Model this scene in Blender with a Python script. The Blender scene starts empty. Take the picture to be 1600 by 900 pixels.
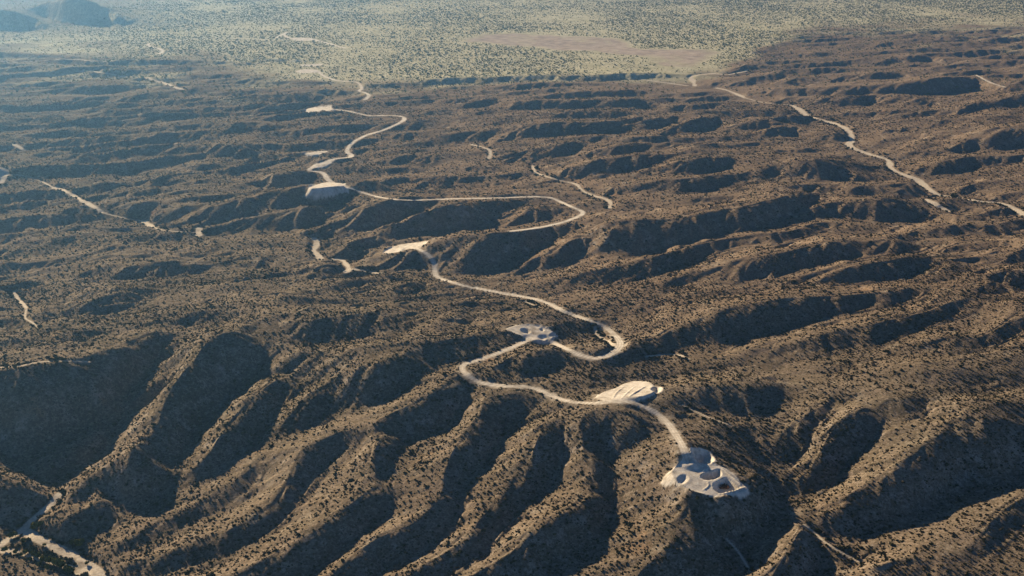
import bpy, math, random
import numpy as np
from mathutils import Vector
random.seed(7); rng = np.random.default_rng(11)
R = math.radians
scene = bpy.context.scene
col = scene.collection

# ------------------------------------------------------------------ camera, sky, sun, exposure
PITCH, FPX, HC = R(17.3), 1931.0, 300.0          # photo pixels are 1600 x 900
cam_d = bpy.data.cameras.new('camera'); cam = bpy.data.objects.new('camera', cam_d); col.objects.link(cam)
cam_d.sensor_width = 36; cam_d.lens = 36 * FPX / 1600; cam_d.clip_start = 1; cam_d.clip_end = 200000
cam.location = (0, 0, HC); cam.rotation_euler = (math.pi/2 - PITCH, 0, 0)
scene.camera = cam
SUN_EL, SUN_AZ = R(20.0), R(36.0)                # azimuth: degrees to the left of the view direction (+Y)
SUN_ENERGY, SKY, EXPOSURE = 5.0, 0.05, 1.1
w = bpy.data.worlds.new('World'); scene.world = w; w.use_nodes = True
nt = w.node_tree; bg = nt.nodes['Background']; sky = nt.nodes.new('ShaderNodeTexSky')
sky.sky_type = 'NISHITA'; sky.sun_disc = False; sky.sun_elevation = SUN_EL; sky.sun_rotation = -SUN_AZ
sky.air_density = 0.55; sky.dust_density = 0.0; sky.ozone_density = 6.0
nt.links.new(sky.outputs[0], bg.inputs[0]); bg.inputs[1].default_value = SKY
sd = bpy.data.lights.new('sun', 'SUN'); sun = bpy.data.objects.new('sun', sd); col.objects.link(sun)
sd.energy = SUN_ENERGY; sd.angle = R(0.5); sd.color = (1.0, 0.81, 0.55)
sv = Vector((-math.sin(SUN_AZ)*math.cos(SUN_EL), math.cos(SUN_AZ)*math.cos(SUN_EL), math.sin(SUN_EL)))
sun.rotation_euler = sv.to_track_quat('Z', 'Y').to_euler()
scene.view_settings.view_transform = 'Standard'; scene.view_settings.look = 'None'
scene.view_settings.gamma = 1; scene.view_settings.use_curve_mapping = False
scene.view_settings.exposure = EXPOSURE
scene.render.engine = 'CYCLES'
scene.cycles.max_bounces = 4; scene.cycles.diffuse_bounces = 1; scene.cycles.volume_bounces = 0
scene.cycles.use_denoising = True; scene.cycles.denoiser = 'OPENIMAGEDENOISE'; scene.cycles.denoising_input_passes = 'RGB_ALBEDO_NORMAL'; scene.cycles.denoising_prefilter = 'ACCURATE'; scene.cycles.use_adaptive_sampling = True; scene.cycles.adaptive_threshold = 0.008
# ------------------------------------------------------------------ survey data
# Large-scale ground level: (x, y, height) sighted from the camera station
BASE = """0,0,5 400,0,6 800,0,6 1200,0,6 1600,0,6 800,60,5 1100,100,3 700,100,2 600,112,1 1300,60,4 100,60,0 0,100,-3 300,80,1
800,135,-12 500,150,-8 1000,130,-9 950,110,3 1080,122,-7 1150,150,-10 1250,180,-12 1330,230,-14 1450,290,-16 1600,330,-18 900,200,-9 1100,250,-1
1150,350,0 1300,400,4 1500,450,4 1600,130,2 1500,200,0 1400,100,1 0,270,-22 160,330,-24 235,350,-25 310,360,-24 500,385,-20 545,415,-20
650,430,-18 850,470,-10 960,540,-6 700,240,-12 830,265,-12 950,320,-8 0,160,-8 200,190,-12 400,200,-12 0,220,-16 0,450,-28 100,500,-25 0,540,-6
120,555,-5 250,500,0 350,500,5 550,520,8 700,560,8 940,615,8 1070,690,8 1130,740,4 1200,560,-2 1400,560,0
42,735,-32 150,900,-36 0,840,-35 0,700,-31 100,640,-29 200,590,-25 290,755,-28 420,672,-19 345,640,-20 500,650,-16 250,830,-33 350,920,-34 600,745,-16 615,800,-21
500,890,-28 420,830,-28 700,830,-23 720,745,-15 650,930,-30 960,727,-11 965,800,-19 850,890,-26 1157,860,-24 1175,900,-25 1100,640,-4 1200,740,-15
1180,690,-7 1215,790,-19 1340,850,-22 1350,900,-24 1480,800,-19 1590,730,-16 1400,640,2 1600,560,4 1600,450,4 1550,900,-18 1100,930,-27 800,650,-8 600,650,-11 380,600,-16 750,690,-12 0,960,-36 1600,960,-21 800,960,-30 1300,960,-25"""
# Ridges.  ox oy scale | direction of the shaded fall (deg, 90 = towards viewer) | slope | x,y,w ...
RIDGES = """
0 0 4|80|.75|260,10,90 340,-5,120 400,-15,140 480,-20,150 560,-5,135 640,35,90 720,80,30
0 0 4|80|.75|-160,40,130 -60,42,130 0,46,130 100,60,115 180,85,85 250,125,40
0 0 4|90|.4|-40,320,40 0,320,40 100,335,30 250,345,25 400,350,15 520,360,0
0 0 4|90|.4|100,385,20 300,372,30 450,368,35 560,380,35 700,378,40 850,380,35 1000,372,35 1150,372,30 1300,380,20 1500,385,12 1600,390,8
0 0 4|90|.4|0,500,20 150,498,18 300,505,5
0 0 4|90|.4|480,510,0 560,505,15 700,510,8
0 0 4|90|.4|960,415,0 1050,412,25 1150,425,20 1250,440,10
0 0 4|90|.4|900,470,0 1000,455,20 1150,470,20 1300,460,20 1450,465,10
0 0 4|90|.4|860,575,0 980,565,15 1080,570,10
0 0 4|90|.4|0,600,15 150,597,15 300,605,5
0 0 4|90|.4|200,650,10 330,640,15 450,650,5
0 0 4|90|.4|-40,690,35 0,690,35 90,680,30 180,685,10 220,690,0
0 0 4|90|.4|140,720,20 300,705,20 480,710,10 560,720,0
0 0 4|90|.4|150,790,30 300,770,35 480,762,40 660,768,30 800,755,35 960,760,20
0 0 4|90|.4|-40,770,60 0,770,60 60,755,60 140,790,30
0 0 4|90|.4|100,850,30 300,810,45 440,795,45 580,808,45 700,800,50 900,780,50 1050,790,45 1200,790,35 1400,790,45 1600,800,50
0 0 4|90|.4|-40,858,40 0,855,45 200,855,45 350,870,35 600,850,45 800,860,45 1000,850,45 1150,860,40 1300,850,45 1450,850,40
0 0 4|90|.35|1200,680,10 1350,680,25 1500,690,20
0 0 4|90|.35|1400,590,5 1450,585,20 1500,590,0
0 0 4|90|.35|800,640,0 900,620,25 1050,650,20
400 0 4|90|.35|0,360,15 150,365,20 350,370,12 430,372,0
400 0 4|90|.35|0,430,12 90,430,10
400 0 4|90|.5|640,535,0 700,525,35 850,520,30 980,530,20 1080,505,30 1200,485,35 1400,490,30 1600,480,35 1800,465,32 2000,475,35 2200,465,38 2300,455,38 2450,460,30 2600,470,15 2690,475,0
400 0 4|90|.4|0,515,25 200,515,20 400,510,25 560,520,10
400 0 4|90|.4|0,575,30 150,575,30 300,568,25 450,570,30 600,590,15
400 0 4|90|.4|1130,565,0 1200,545,25 1330,540,20 1400,560,0
400 0 4|90|.4|1350,580,15 1450,565,25 1530,570,15
400 0 4|90|.4|1500,550,20 1600,540,25
400 0 4|90|.4|680,625,25 760,615,35 900,605,35 1020,600,25 1200,600,15 1280,605,0
400 0 4|90|.4|750,650,25 850,640,35 950,645,25
400 0 4|90|.4|920,660,15 1000,635,35 1080,630,35 1120,640,10
400 0 4|90|.4|1090,650,20 1200,630,35 1330,625,25
400 0 4|90|.4|1310,665,15 1400,630,50 1500,615,40 1520,625,0
400 0 4|90|.4|1420,670,10 1500,650,30 1600,640,40
400 0 4|90|.4|1000,720,15 1080,700,30 1200,690,30 1280,695,0
400 0 4|90|.4|1290,725,10 1360,705,30 1450,695,35 1500,690,20 1600,700,10
400 0 4|90|.4|860,800,15 960,780,30 1080,770,25 1110,775,0
400 0 4|90|.4|0,810,30 200,800,40 330,800,0
400 0 4|90|.4|190,880,15 350,840,45 500,835,45 640,830,35 800,830,35 1000,850,35 1200,855,25
400 0 4|90|.4|1240,890,10 1320,860,30 1460,850,30
400 0 4|90|.4|1500,890,20 1600,830,60
400 0 4|90|.3|650,745,0 740,740,15 860,735,15 900,750,0
400 0 4|90|.35|150,760,20 300,750,25 450,760,10
800 0 4|90|.45|0,530,35 150,520,35 300,515,25 450,525,20 600,520,20 750,540,0
800 0 4|90|.4|0,580,25 130,570,20 280,550,35 330,560,20
800 0 4|90|.45|210,600,25 380,575,40 520,555,50 700,560,45 850,570,20
800 0 4|90|.45|0,640,60 170,625,60 300,625,65 450,620,60 620,615,65 760,610,75 850,640,45 900,660,0
800 0 4|90|.4|150,715,30 330,695,50 480,690,60 620,690,60 740,705,30 880,700,0
800 0 4|90|.45|0,815,60 90,775,95 180,755,105 320,765,80 450,765,75 620,750,80 720,740,50 830,715,0
800 0 4|90|.42|660,800,20 760,745,60 870,725,90 1000,720,60 1060,735,0
800 0 4|90|.38|930,830,10 1050,770,60 1180,730,80 1270,715,60 1350,740,0
800 0 4|90|.4|250,870,30 420,840,60 600,845,60 800,855,70 950,850,60
800 0 4|90|.4|1180,540,0 1220,515,25 1300,515,20 1340,540,0
800 0 4|90|.4|1320,535,20 1420,510,30 1500,505,20
800 0 4|90|.4|1460,590,5 1530,565,30 1600,555,35
800 0 4|90|.4|1000,690,15 1100,665,25 1270,660,15
800 0 4|90|.4|1330,670,10 1440,655,20 1500,670,0
800 0 4|90|.35|1380,790,30 1470,755,60 1600,750,60
800 0 4|90|.4|1000,620,0 1050,595,25 1120,615,0
800 0 4|90|.4|870,530,0 900,515,20 930,530,0
1200 0 4|90|.45|190,345,5 280,325,30 350,325,25 450,340,10
1200 0 4|90|.35|200,300,0 240,292,20 300,305,0
1200 0 4|90|.3|570,250,5 680,232,15 780,232,10 860,240,0
1200 0 4|90|.35|640,300,5 700,275,25 780,262,20
1200 0 4|90|.35|780,310,5 850,290,20 890,280,5
1200 0 4|90|.4|700,390,5 800,360,30 900,335,55 980,340,45 1070,375,10 1100,385,0
1200 0 4|90|.3|0,245,10 100,243,8
1200 0 4|90|.32|390,505,5 520,465,35 640,445,60 760,450,45 850,465,20 900,480,0
1200 0 4|90|.42|0,548,40 120,565,35 230,555,45 400,540,65 600,540,65 760,530,70 900,505,90 1050,480,100 1200,475,80 1320,495,40 1450,535,0
1200 0 4|90|.42|60,630,15 130,605,35 250,610,40 420,610,55 600,600,60 700,595,20
1200 0 4|90|.22|700,590,60 850,580,70 970,600,60 1060,650,0
1200 0 4|90|.4|1190,680,10 1300,640,40 1450,610,60 1600,580,90 1700,570,90
1200 0 4|90|.4|650,850,5 720,810,40 830,800,30 900,795,10
1200 0 4|90|.4|1200,890,30 1350,820,120 1480,780,150 1600,765,170 1700,760,170
1200 0 4|90|.35|0,800,60 100,785,80 180,790,40
1200 0 4|90|.35|380,830,50 440,810,80 500,830,60
0 225 4|90|.4|-40,100,40 0,100,40 60,90,50 110,120,10
0 225 4|90|.4|380,15,20 500,0,30 600,-5,30 700,-8,20
0 225 4|90|.4|550,50,10 650,20,40 800,10,40 900,5,30
0 225 4|90|.4|780,60,10 850,35,40 1000,45,25 1100,60,10
0 225 4|90|.42|1130,50,15 1250,25,50 1350,20,60 1500,30,70 1600,35,65
0 225 4|90|.42|990,110,10 1060,80,45 1130,100,20
0 225 4|90|.42|1080,150,10 1180,110,50 1300,105,60 1400,130,20
0 225 4|90|.42|600,130,10 640,110,30 680,130,10
0 225 4|90|.42|700,155,10 750,135,30 800,150,10
0 225 4|90|.42|620,195,10 680,175,35 740,195,10
0 225 4|90|.35|790,110,0 840,95,40 900,130,0
0 225 4|90|.35|850,160,5 920,145,30 980,160,0
0 225 4|90|.45|820,255,5 950,205,35 1080,185,35 1170,175,20
0 225 4|90|.45|860,290,5 960,250,35 1080,215,60 1230,205,80 1380,215,60 1500,230,30 1600,230,20
0 225 4|90|.45|740,390,10 800,330,70 900,305,60 1050,300,60 1200,288,70 1400,288,65 1600,265,75
0 225 4|90|.45|770,420,10 850,380,70 1000,362,110 1150,362,140 1300,360,150 1450,352,150 1600,340,150
0 225 4|90|.35|1350,590,5 1450,560,30 1540,535,50 1600,530,50
0 225 4|90|.35|960,560,5 1030,535,25 1100,530,20
0 225 4|90|.4|200,245,5 300,235,25 420,235,45 520,260,30 600,290,0
0 225 4|90|.35|0,340,20 150,350,15 300,360,10
0 225 4|90|.35|0,400,30 100,385,40 200,390,50 280,405,10
0 225 4|90|.35|280,440,10 350,425,40 500,440,40 620,460,20
0 225 4|90|.35|-40,480,40 0,480,40 60,485,60 180,510,60 290,520,20
0 225 4|90|.35|300,640,20 400,600,50 480,585,60 560,580,30
0 225 4|90|.35|380,700,5 480,640,50 560,610,50 640,600,20
0 225 4|80|.38|670,690,30 700,625,80 740,610,110 800,650,60 880,680,0
0 225 4|80|.45|1190,620,30 1260,610,60 1330,640,50 1390,680,0
0 225 4|90|.45|1100,700,20 1150,680,60 1220,675,75 1290,710,20
0 225 4|90|.4|-40,650,30 0,650,30 80,660,40 150,690,0
0 225 4|90|.4|80,730,10 160,705,40 300,705,20
0 225 4|90|.4|-40,760,50 0,760,50 60,745,60 150,790,0
0 225 4|90|.27|230,860,20 400,810,70 600,785,90 850,780,90 1000,800,60
0 225 4|90|.35|1400,760,10 1520,720,60 1600,710,70
400 225 4|90|.4|0,25,40 60,15,50 150,40,10
400 225 4|90|.4|330,10,10 450,0,45 550,15,30
400 225 4|90|.4|90,110,20 200,90,40 300,100,10
400 225 4|90|.4|160,180,15 270,135,40 350,110,20
400 225 4|90|.45|0,240,70 100,215,100 200,205,80 330,185,60 420,195,20
400 225 4|90|.48|0,330,130 150,300,150 320,300,130 450,290,110 550,265,80 620,285,40
400 225 4|90|.45|0,490,70 150,475,80 300,430,110 450,390,70 580,365,40 650,355,0
400 225 4|85|.45|290,565,5 400,510,65 500,460,130 620,405,180 720,370,200 850,348,150 1000,352,80 1100,345,20
400 225 4|85|.48|530,640,5 640,600,50 750,560,80 850,515,105 950,460,140 1050,400,190 1150,355,225 1300,345,195 1450,342,145 1600,338,105
400 225 4|85|.42|1180,580,5 1300,540,25 1450,485,70 1600,445,95
400 225 4|90|.38|780,670,30 900,690,110 1000,680,120 1080,640,150 1150,600,190 1300,565,230 1450,555,240 1600,555,180
400 225 4|90|.4|0,700,90 60,715,70 170,760,10
400 225 4|90|.4|130,740,10 230,700,60 340,720,20
400 225 4|90|.35|240,810,10 320,775,70 450,775,60 550,770,40
400 225 4|90|.42|790,110,20 880,80,60 980,65,40
400 225 4|90|.42|700,185,10 800,155,40 930,150,20
400 225 4|90|.42|820,260,5 900,215,50 1000,195,40
400 225 4|90|.42|880,300,10 1000,255,50 1100,225,40
400 225 4|90|.3|1150,85,0 1200,80,12 1450,88,10
400 225 4|90|.4|1250,150,5 1330,130,40 1450,135,40 1540,160,10
400 225 4|90|.35|1420,250,5 1480,220,50 1560,245,20
400 225 4|90|.35|1270,320,10 1350,295,30 1430,310,20
800 225 4|90|.42|100,90,10 220,30,65 330,-10,80 450,-30,60
800 225 4|90|.42|450,70,15 560,20,60 700,-10,80 850,-10,50
800 225 4|90|.42|250,190,15 400,130,70 550,95,115 700,75,115 850,65,95 950,65,40 1050,60,10
800 225 4|90|.32|600,210,0 750,180,25 900,140,60 1050,100,95 1200,80,100 1350,75,60
800 225 4|90|.42|560,300,10 650,245,60 780,215,100 1000,200,120 1150,195,110 1300,190,80 1400,180,40 1480,170,0
800 225 4|90|.35|850,360,5 950,330,40 1100,315,60 1300,330,50 1420,345,10
800 225 4|90|.45|0,545,215 100,535,170 200,525,120 300,490,60 400,460,20
800 225 4|70|.42|0,790,40 120,720,90 250,660,120 350,610,130 450,550,140
800 225 4|90|.38|550,470,250 650,460,260 800,460,240 950,470,190 1100,440,190 1250,410,170 1400,390,160 1600,360,160
800 225 4|85|.42|120,880,5 300,840,40 500,800,90 700,745,120 900,690,140 1050,650,130 1200,600,100 1400,560,80 1600,530,90
800 225 4|85|.4|930,860,20 1100,800,60 1300,730,130 1450,700,140 1600,670,150
800 225 4|90|.4|0,345,75 60,342,60
800 225 4|85|.4|0,450,90 100,400,110 200,380,90 300,400,60 400,430,20
1200 225 4|90|.38|60,60,10 150,25,40 300,20,40 350,30,0
1200 225 4|90|.38|350,-10,10 400,0,40 480,20,20
1200 225 4|90|.27|0,150,30 100,110,80 250,90,140 400,110,110 520,150,60 560,180,0
1200 225 4|90|.3|430,300,20 480,250,80 580,250,80 700,290,40 850,300,20
1200 225 4|90|.3|640,170,0 690,155,35 750,170,10
1200 225 4|90|.36|0,360,140 100,330,150 200,310,130 300,310,60
1200 225 4|90|.27|80,500,0 180,430,70 260,380,100 400,340,110 550,330,130 700,340,140 850,370,110 1000,400,60 1100,440,15
1200 225 4|90|.36|0,560,90 150,520,80 300,490,60 450,470,30
1200 225 4|90|.3|900,570,20 1000,520,65 1150,500,80 1300,520,40 1400,520,5
1200 225 4|85|.36|0,720,130 150,660,150 300,620,140 450,600,110 580,620,50
1200 225 4|90|.27|100,870,5 250,800,70 400,770,110 550,750,120 700,720,130 850,710,120 1000,680,80
1200 225 4|90|.3|1050,660,40 1200,610,60 1350,600,60 1500,620,40
1200 225 4|90|.34|900,170,10 980,130,60 1100,95,90 1250,75,80 1400,70,60 1600,70,50
1200 225 4|90|.3|1220,280,10 1300,240,50 1400,225,70 1600,210,90 1700,205,90
1200 225 4|90|.38|1400,340,10 1500,290,60 1600,270,90 1700,265,90
1200 225 4|90|.3|1320,460,5 1400,400,60 1480,380,80 1540,410,20
0 450 4|90|.4|210,50,5 350,10,40 500,-30,60
0 450 4|90|.4|-40,60,40 0,60,40 80,90,15
0 450 4|90|.4|-40,200,60 0,200,60 60,215,45 140,240,0
0 450 4|90|.35|230,130,5 350,100,30 450,90,30
0 450 4|85|.42|230,185,10 350,140,50 500,90,100 650,60,100 800,40,80 900,30,40
0 450 4|85|.42|330,330,10 430,290,50 550,240,70 700,190,60 830,165,30
0 450 4|90|.35|450,400,0 530,370,25 600,340,20
400 450 4|90|.4|70,60,20 130,40,60 200,50,50 270,75,10
400 450 4|90|.4|200,0,30 300,10,35 380,0,10
400 450 4|90|.35|60,150,15 120,160,25 190,185,0
400 450 4|90|.35|0,250,20 80,260,30 170,290,0
400 450 4|90|.38|740,60,5 850,30,40 1000,-20,50 1090,0,0
400 450 4|90|.3|960,130,5 1050,115,30 1200,125,35 1280,150,5
400 450 4|90|.32|1180,185,10 1240,165,45 1320,185,20
400 450 4|90|.32|1060,210,10 1120,215,50 1200,250,15
400 450 4|90|.32|1390,120,5 1430,100,35 1480,110,20
800 450 4|85|.35|400,170,10 500,130,40 620,90,60 750,80,60 850,110,30
800 450 4|85|.35|700,220,5 800,160,50 880,140,30 920,150,10
800 450 4|85|.37|880,350,5 960,300,50 1100,200,140 1200,150,190 1350,110,200 1500,75,210 1600,60,200 1800,50,160 2000,45,130 2200,30,110 2350,15,90 2500,0,30
1200 450 4|85|.31|0,390,60 150,320,90 350,270,120 500,240,110 650,210,160 800,190,120 950,150,100 1100,110,90 1250,60,40
1200 450 4|85|.34|760,400,5 880,360,50 1050,310,90 1200,310,80
1200 450 4|85|.32|1200,400,5 1350,320,60 1500,230,60 1600,180,60 1700,150,60
1200 450 4|90|.3|0,520,10 150,500,30 300,490,40 450,480,30 600,460,10
1200 450 4|90|.3|400,560,0 500,540,20 620,545,20
1200 450 4|90|.18|700,500,60 1000,490,100 1300,500,120 1500,520,60
800 450 4|90|.4|-40,440,110 0,440,110 100,400,140 200,360,140 300,400,90 400,430,50 500,450,10
800 450 4|90|.3|1170,410,0 1250,385,30 1350,370,30
0 0 1|75|.62|-30,577,150 0,575,150 35,572,150 50,567,140 90,564,125 140,565,105 160,553,95 190,542,80 220,535,60 240,525,45 252,522,30
0 0 1|60|.6|385,525,50 365,517,80 340,515,95 318,530,100 300,550,100 278,568,100 270,585,95 255,610,90 245,640,85 235,670,75
0 0 1|60|.58|225,678,95 205,695,95 182,720,95 165,733,60 150,741,50 120,753,50 95,770,40
0 0 1|60|.5|155,762,60 140,775,60 110,793,50 75,811,45 50,825,20
0 0 1|100|.5|245,677,60 265,690,50 285,702,30 308,715,10
0 0 1|60|.5|155,660,40 135,675,50 105,686,55 80,702,50 64,720,30
0 0 1|60|.5|262,572,35 240,595,40 225,605,40 200,622,35 175,635,35 150,655,30 132,672,20
0 0 1|70|.5|-10,688,25 18,697,25 28,710,15
0 0 1|95|.5|-30,735,80 0,738,80 20,745,75 45,758,60 65,768,40 85,772,15
0 0 1|60|.5|440,585,40 420,597,50 400,612,60 375,640,60 350,665,55 335,690,50 315,708,45 298,728,30 290,745,10
0 0 1|60|.5|515,580,40 500,600,45 480,620,50 465,632,50 445,645,45 425,660,35 410,672,10
0 0 1|80|.55|520,582,70 545,573,75 575,570,70 600,565,60 640,552,50
0 0 1|60|.4|645,570,20 632,585,20 622,598,10
0 0 1|100|.38|405,535,40 440,548,45 480,562,40 510,575,30
0 0 1|60|.52|712,585,50 690,600,60 660,618,65 630,635,60 600,650,50 575,662,45 550,668,40 500,684,45 475,695,50 462,715,50 455,740,40 440,770,40 415,795,35 400,805,40 350,828,45 295,842,45 250,857,40 212,872,35 175,890,25
0 0 1|60|.45|400,715,30 370,745,35 340,765,35 305,782,35 270,792,35 240,812,35 217,830,35 185,850,30 160,860,20
0 0 1|50|.45|600,655,60 585,675,60 575,700,55 580,722,40 590,745,25
0 0 1|60|.52|612,782,15 590,768,40 565,775,50 540,795,60 500,820,65 450,850,65 400,877,60 360,900,60 330,920,60 290,945,60
0 0 1|45|.5|750,612,65 748,635,65 738,655,60 722,680,60 705,700,55 700,725,40 698,750,35 692,775,35 670,800,50 625,822,60 582,835,65 550,852,65 525,877,65 500,902,65 480,925,60
0 0 1|50|.5|850,650,55 835,680,60 825,705,60 818,730,50 800,755,45 775,785,40 745,815,45 717,845,50 675,870,50 645,884,50 612,900,50 580,925,50
0 0 1|30|.5|900,660,50 905,690,45 920,720,40 935,745,30
0 0 1|60|.5|935,752,45 912,787,60 882,797,75 850,810,75 820,832,70 808,855,65 780,868,55 745,886,50 722,902,50 690,925,50
0 0 1|60|.5|1090,790,60 1110,815,60 1130,838,50 1150,860,30 1172,892,0
0 0 1|90|.45|1120,835,90 1090,820,110 1050,818,110 1028,835,90 1020,860,70 1000,890,60
0 0 1|80|.5|1095,782,80 1130,785,80 1165,770,90 1180,750,90 1185,735,60
0 0 1|70|.5|1470,670,100 1445,690,100 1420,715,95 1380,733,90 1340,762,75 1300,782,65 1272,805,45 1255,820,30
0 0 1|90|.45|1500,640,110 1530,640,120 1560,655,110 1600,685,60 1650,720,60
0 0 1|70|.5|1255,820,70 1240,832,80 1222,865,70 1205,893,60 1190,930,60
0 0 1|70|.45|1255,820,60 1285,845,50 1312,862,35 1347,880,5
0 0 1|60|.45|1345,625,60 1315,645,60 1290,665,65 1275,690,65 1262,715,60 1245,745,40 1215,770,10
0 0 1|60|.38|1300,612,30 1275,630,35 1255,650,40 1235,675,45 1215,700,40
0 0 1|60|.38|1065,625,25 1090,640,30 1125,655,25 1160,675,20 1185,700,20 1200,730,10
0 0 1|90|.38|1090,600,45 1120,597,55 1150,595,60 1180,595,55 1210,597,45
0 0 1|90|.25|1220,597,20 1300,603,30 1350,610,30 1400,616,30 1450,620,40
0 0 1|90|.3|1330,905,40 1390,872,60 1425,858,70 1462,870,60 1487,895,40
0 0 1|60|.25|1520,850,30 1560,800,40 1600,770,40
0 0 1|80|.45|775,608,60 800,610,60 825,615,35
0 0 1|80|.45|930,635,75 960,633,80 985,640,65
800 675 4|50|.4|980,60,0 850,130,30 720,200,30 680,230,10
800 675 4|50|.4|980,150,0 880,220,25 760,290,25 680,320,10
800 675 4|50|.4|980,250,5 880,310,25 780,340,30 690,385,20
800 675 4|50|.4|950,400,0 850,450,30 750,500,35 670,560,10
"""
# Lines kept on / above / below the large-scale level:  extra height | points
LINES = """0|1080,125 1086,134 1120,137 1163,152 1210,160 1250,170 1285,187 1327,205 1332,221 1360,241 1392,252 1400,267 1442,286 1465,304 1520,312 1572,319 1600,335
0|0,265 30,275 85,293 160,331 200,343 239,355 275,360 310,362 400,378 490,385 540,415 600,427 660,432
0|832,258 847,273 900,286 930,306 952,325
0|92,771 57,805 37,822 0,835
0|37,822 60,840 100,862 135,882 156,902 170,940
0|42,735 50,745 92,771
0|962,727 965,770 962,800 950,835 907,852 860,877 840,900 815,940
1|1010,637 1045,663 1075,715
4|1080,722 1110,742 1150,760
4|1060,735 1090,755 1130,768
3|1058,768 1085,782 1110,790 1140,790 1168,782 1182,765
2|721,576 765,601 820,604 890,628 945,629 990,629
0|0,40 200,40 400,40 600,40 800,30 1000,30 1200,30 1600,30
0|600,90 800,85 1000,105 1150,95 1250,90
0|700,110 850,108 960,108"""
# ------------------------------------------------------------------ terrain solver
cP, sP = math.cos(PITCH), math.sin(PITCH)
def sight(px, py):
    """direction of a line of sight through a photo pixel: (u = X/Y, slope = Z/Y)"""
    x = (np.asarray(px, float) - 800) / FPX; y = -(np.asarray(py, float) - 450) / FPX
    Y = cP + y*sP
    return x / Y, (-sP + y*cP) / Y
def to_world(px, py, h):
    u, m = sight(px, py)
    Y = (h - HC) / m
    return u*Y, Y
def parse(s): return np.array([[float(c) for c in p.split(',')] for p in s.split()])
bc = parse(BASE.replace('\n', ' '))
bx, by = to_world(bc[:, 0], bc[:, 1], bc[:, 2])
bu, bL = bx/by, np.log(by)
def kern(du, dL): return np.sqrt(du*du + dL*dL + 1e-4)
n = len(bc)
A = np.zeros((n+3, n+3)); A[:n, :n] = kern(bu[:, None]-bu, bL[:, None]-bL) - np.eye(n)*0.004
P = np.stack([np.ones(n), bu, bL], 1); A[:n, n:] = P; A[n:, :n] = P.T
rbf = np.linalg.solve(A, np.concatenate([bc[:, 2], np.zeros(3)]))
def base(u, L):
    u = np.asarray(u, float); sh = u.shape; u = u.ravel(); L = np.minimum(np.maximum(np.asarray(L, float).ravel(), 5.95), 8.45)
    out = rbf[n] + rbf[n+1]*u + rbf[n+2]*L
    for k in range(n): out += rbf[k]*kern(u-bu[k], L-bL[k])
    return out.reshape(sh)
def base_px(px, py):
    h = np.zeros(np.shape(px))
    for _ in range(6):
        X, Y = to_world(px, py, h); h = 0.3*h + 0.7*base(X/Y, np.log(Y))
    return h
U0, U1, L0, L1 = -0.56, 0.56, math.log(330.0), math.log(5200.0)
NU, NL = 640, 820
cons = []                                           # u, L, h samples
def dens(a, step=1.2):
    out = []
    for p, q in zip(a[:-1], a[1:]):
        k = max(1, int(np.hypot(*(q-p)[:2]) / step)); t = np.arange(k)[:, None] / k
        out.append(p + (q-p)*t)
    out.append(a[-1:]); return np.concatenate(out)
def smooth_line(a, it=1):
    for _ in range(it):                             # Chaikin corner cutting
        q = a[:-1]*.75 + a[1:]*.25; r = a[:-1]*.25 + a[1:]*.75
        m = np.empty((2*len(q), a.shape[1])); m[0::2] = q; m[1::2] = r
        a = np.concatenate([a[:1], m, a[-1:]])
    return a
for line in RIDGES.strip().split('\n'):
    o, d, s, pts = line.split('|'); ox, oy, sc_ = [float(c) for c in o.split()]; s = float(s); d = R(float(d))
    a = parse(pts); a[:, 0] = ox + a[:, 0]/sc_; a[:, 1] = oy + a[:, 1]/sc_; a[:, 2] *= 1.18/sc_ if sc_ > 1 else 1
    a = dens(smooth_line(a, 2))
    if sc_ > 1:                                     # a ridge dies out gently: its face stays wide while its fall eases
        wm = np.maximum(a[:, 2], .5*a[:, 2].max()); s = s*(.4+.6*a[:, 2]/wm); a[:, 2] = wm
    fx, fy = a[:, 0] + np.cos(d)*a[:, 2], a[:, 1] + np.sin(d)*a[:, 2]
    hf = base_px(fx, fy); FX, FY = to_world(fx, fy, hf)
    s = s*(1+.3*np.clip(-FX/FY*6-.3, 0, 1)*np.clip((FY-900)/200, 0, 1))*(1.12+.2*np.clip((FY-750)/250, 0, 1)+.2*np.clip((FY-1300)/1000, 0, 1)); hc = hf.copy()
    rl = 1/(1 - s/sight(a[:, 0], a[:, 1])[1])
    for _ in range(15):
        CX, CY = to_world(a[:, 0], a[:, 1], hc)
        hc = hc + rl*(hf + s*np.hypot(CX-FX, np.maximum(CY-FY, 0)) - hc)
    CX, CY = to_world(a[:, 0], a[:, 1], hc)
    cons.append(np.stack([CX/CY, np.log(CY), hc, np.full(len(hc), 1.5)], 1))
    cf = .45 if sc_ > 1 else .48; kf_ = .76 if sc_ > 1 else .72    # rounded shoulder
    mh = hf + kf_*(hc-hf); mX, mY = CX+(FX-CX)*cf, CY+(FY-CY)*cf
    cons.append(np.stack([mX/mY, np.log(mY), mh, np.full(len(hc), .8)], 1))
    cons.append(np.stack([FX/FY, np.log(FY), hf, np.where(a[:, 2] > 2, 1.0, .3)], 1))
for line in LINES.strip().split('\n'):
    e, pts = line.split('|'); a = dens(parse(pts))
    h = base_px(a[:, 0], a[:, 1]) + float(e); X, Y = to_world(a[:, 0], a[:, 1], h)
    cons.append(np.stack([X/Y, np.log(Y), h, np.full(len(h), 1.)], 1))
cons = np.concatenate(cons)
def blur(a, k=1):
    for _ in range(k):
        b = np.pad(a, 1, mode='edge')
        a = (b[1:-1, 1:-1]*4 + 2*(b[:-2, 1:-1]+b[2:, 1:-1]+b[1:-1, :-2]+b[1:-1, 2:]) + b[:-2, :-2]+b[2:, 2:]+b[:-2, 2:]+b[2:, :-2]) / 16
    return a
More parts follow.
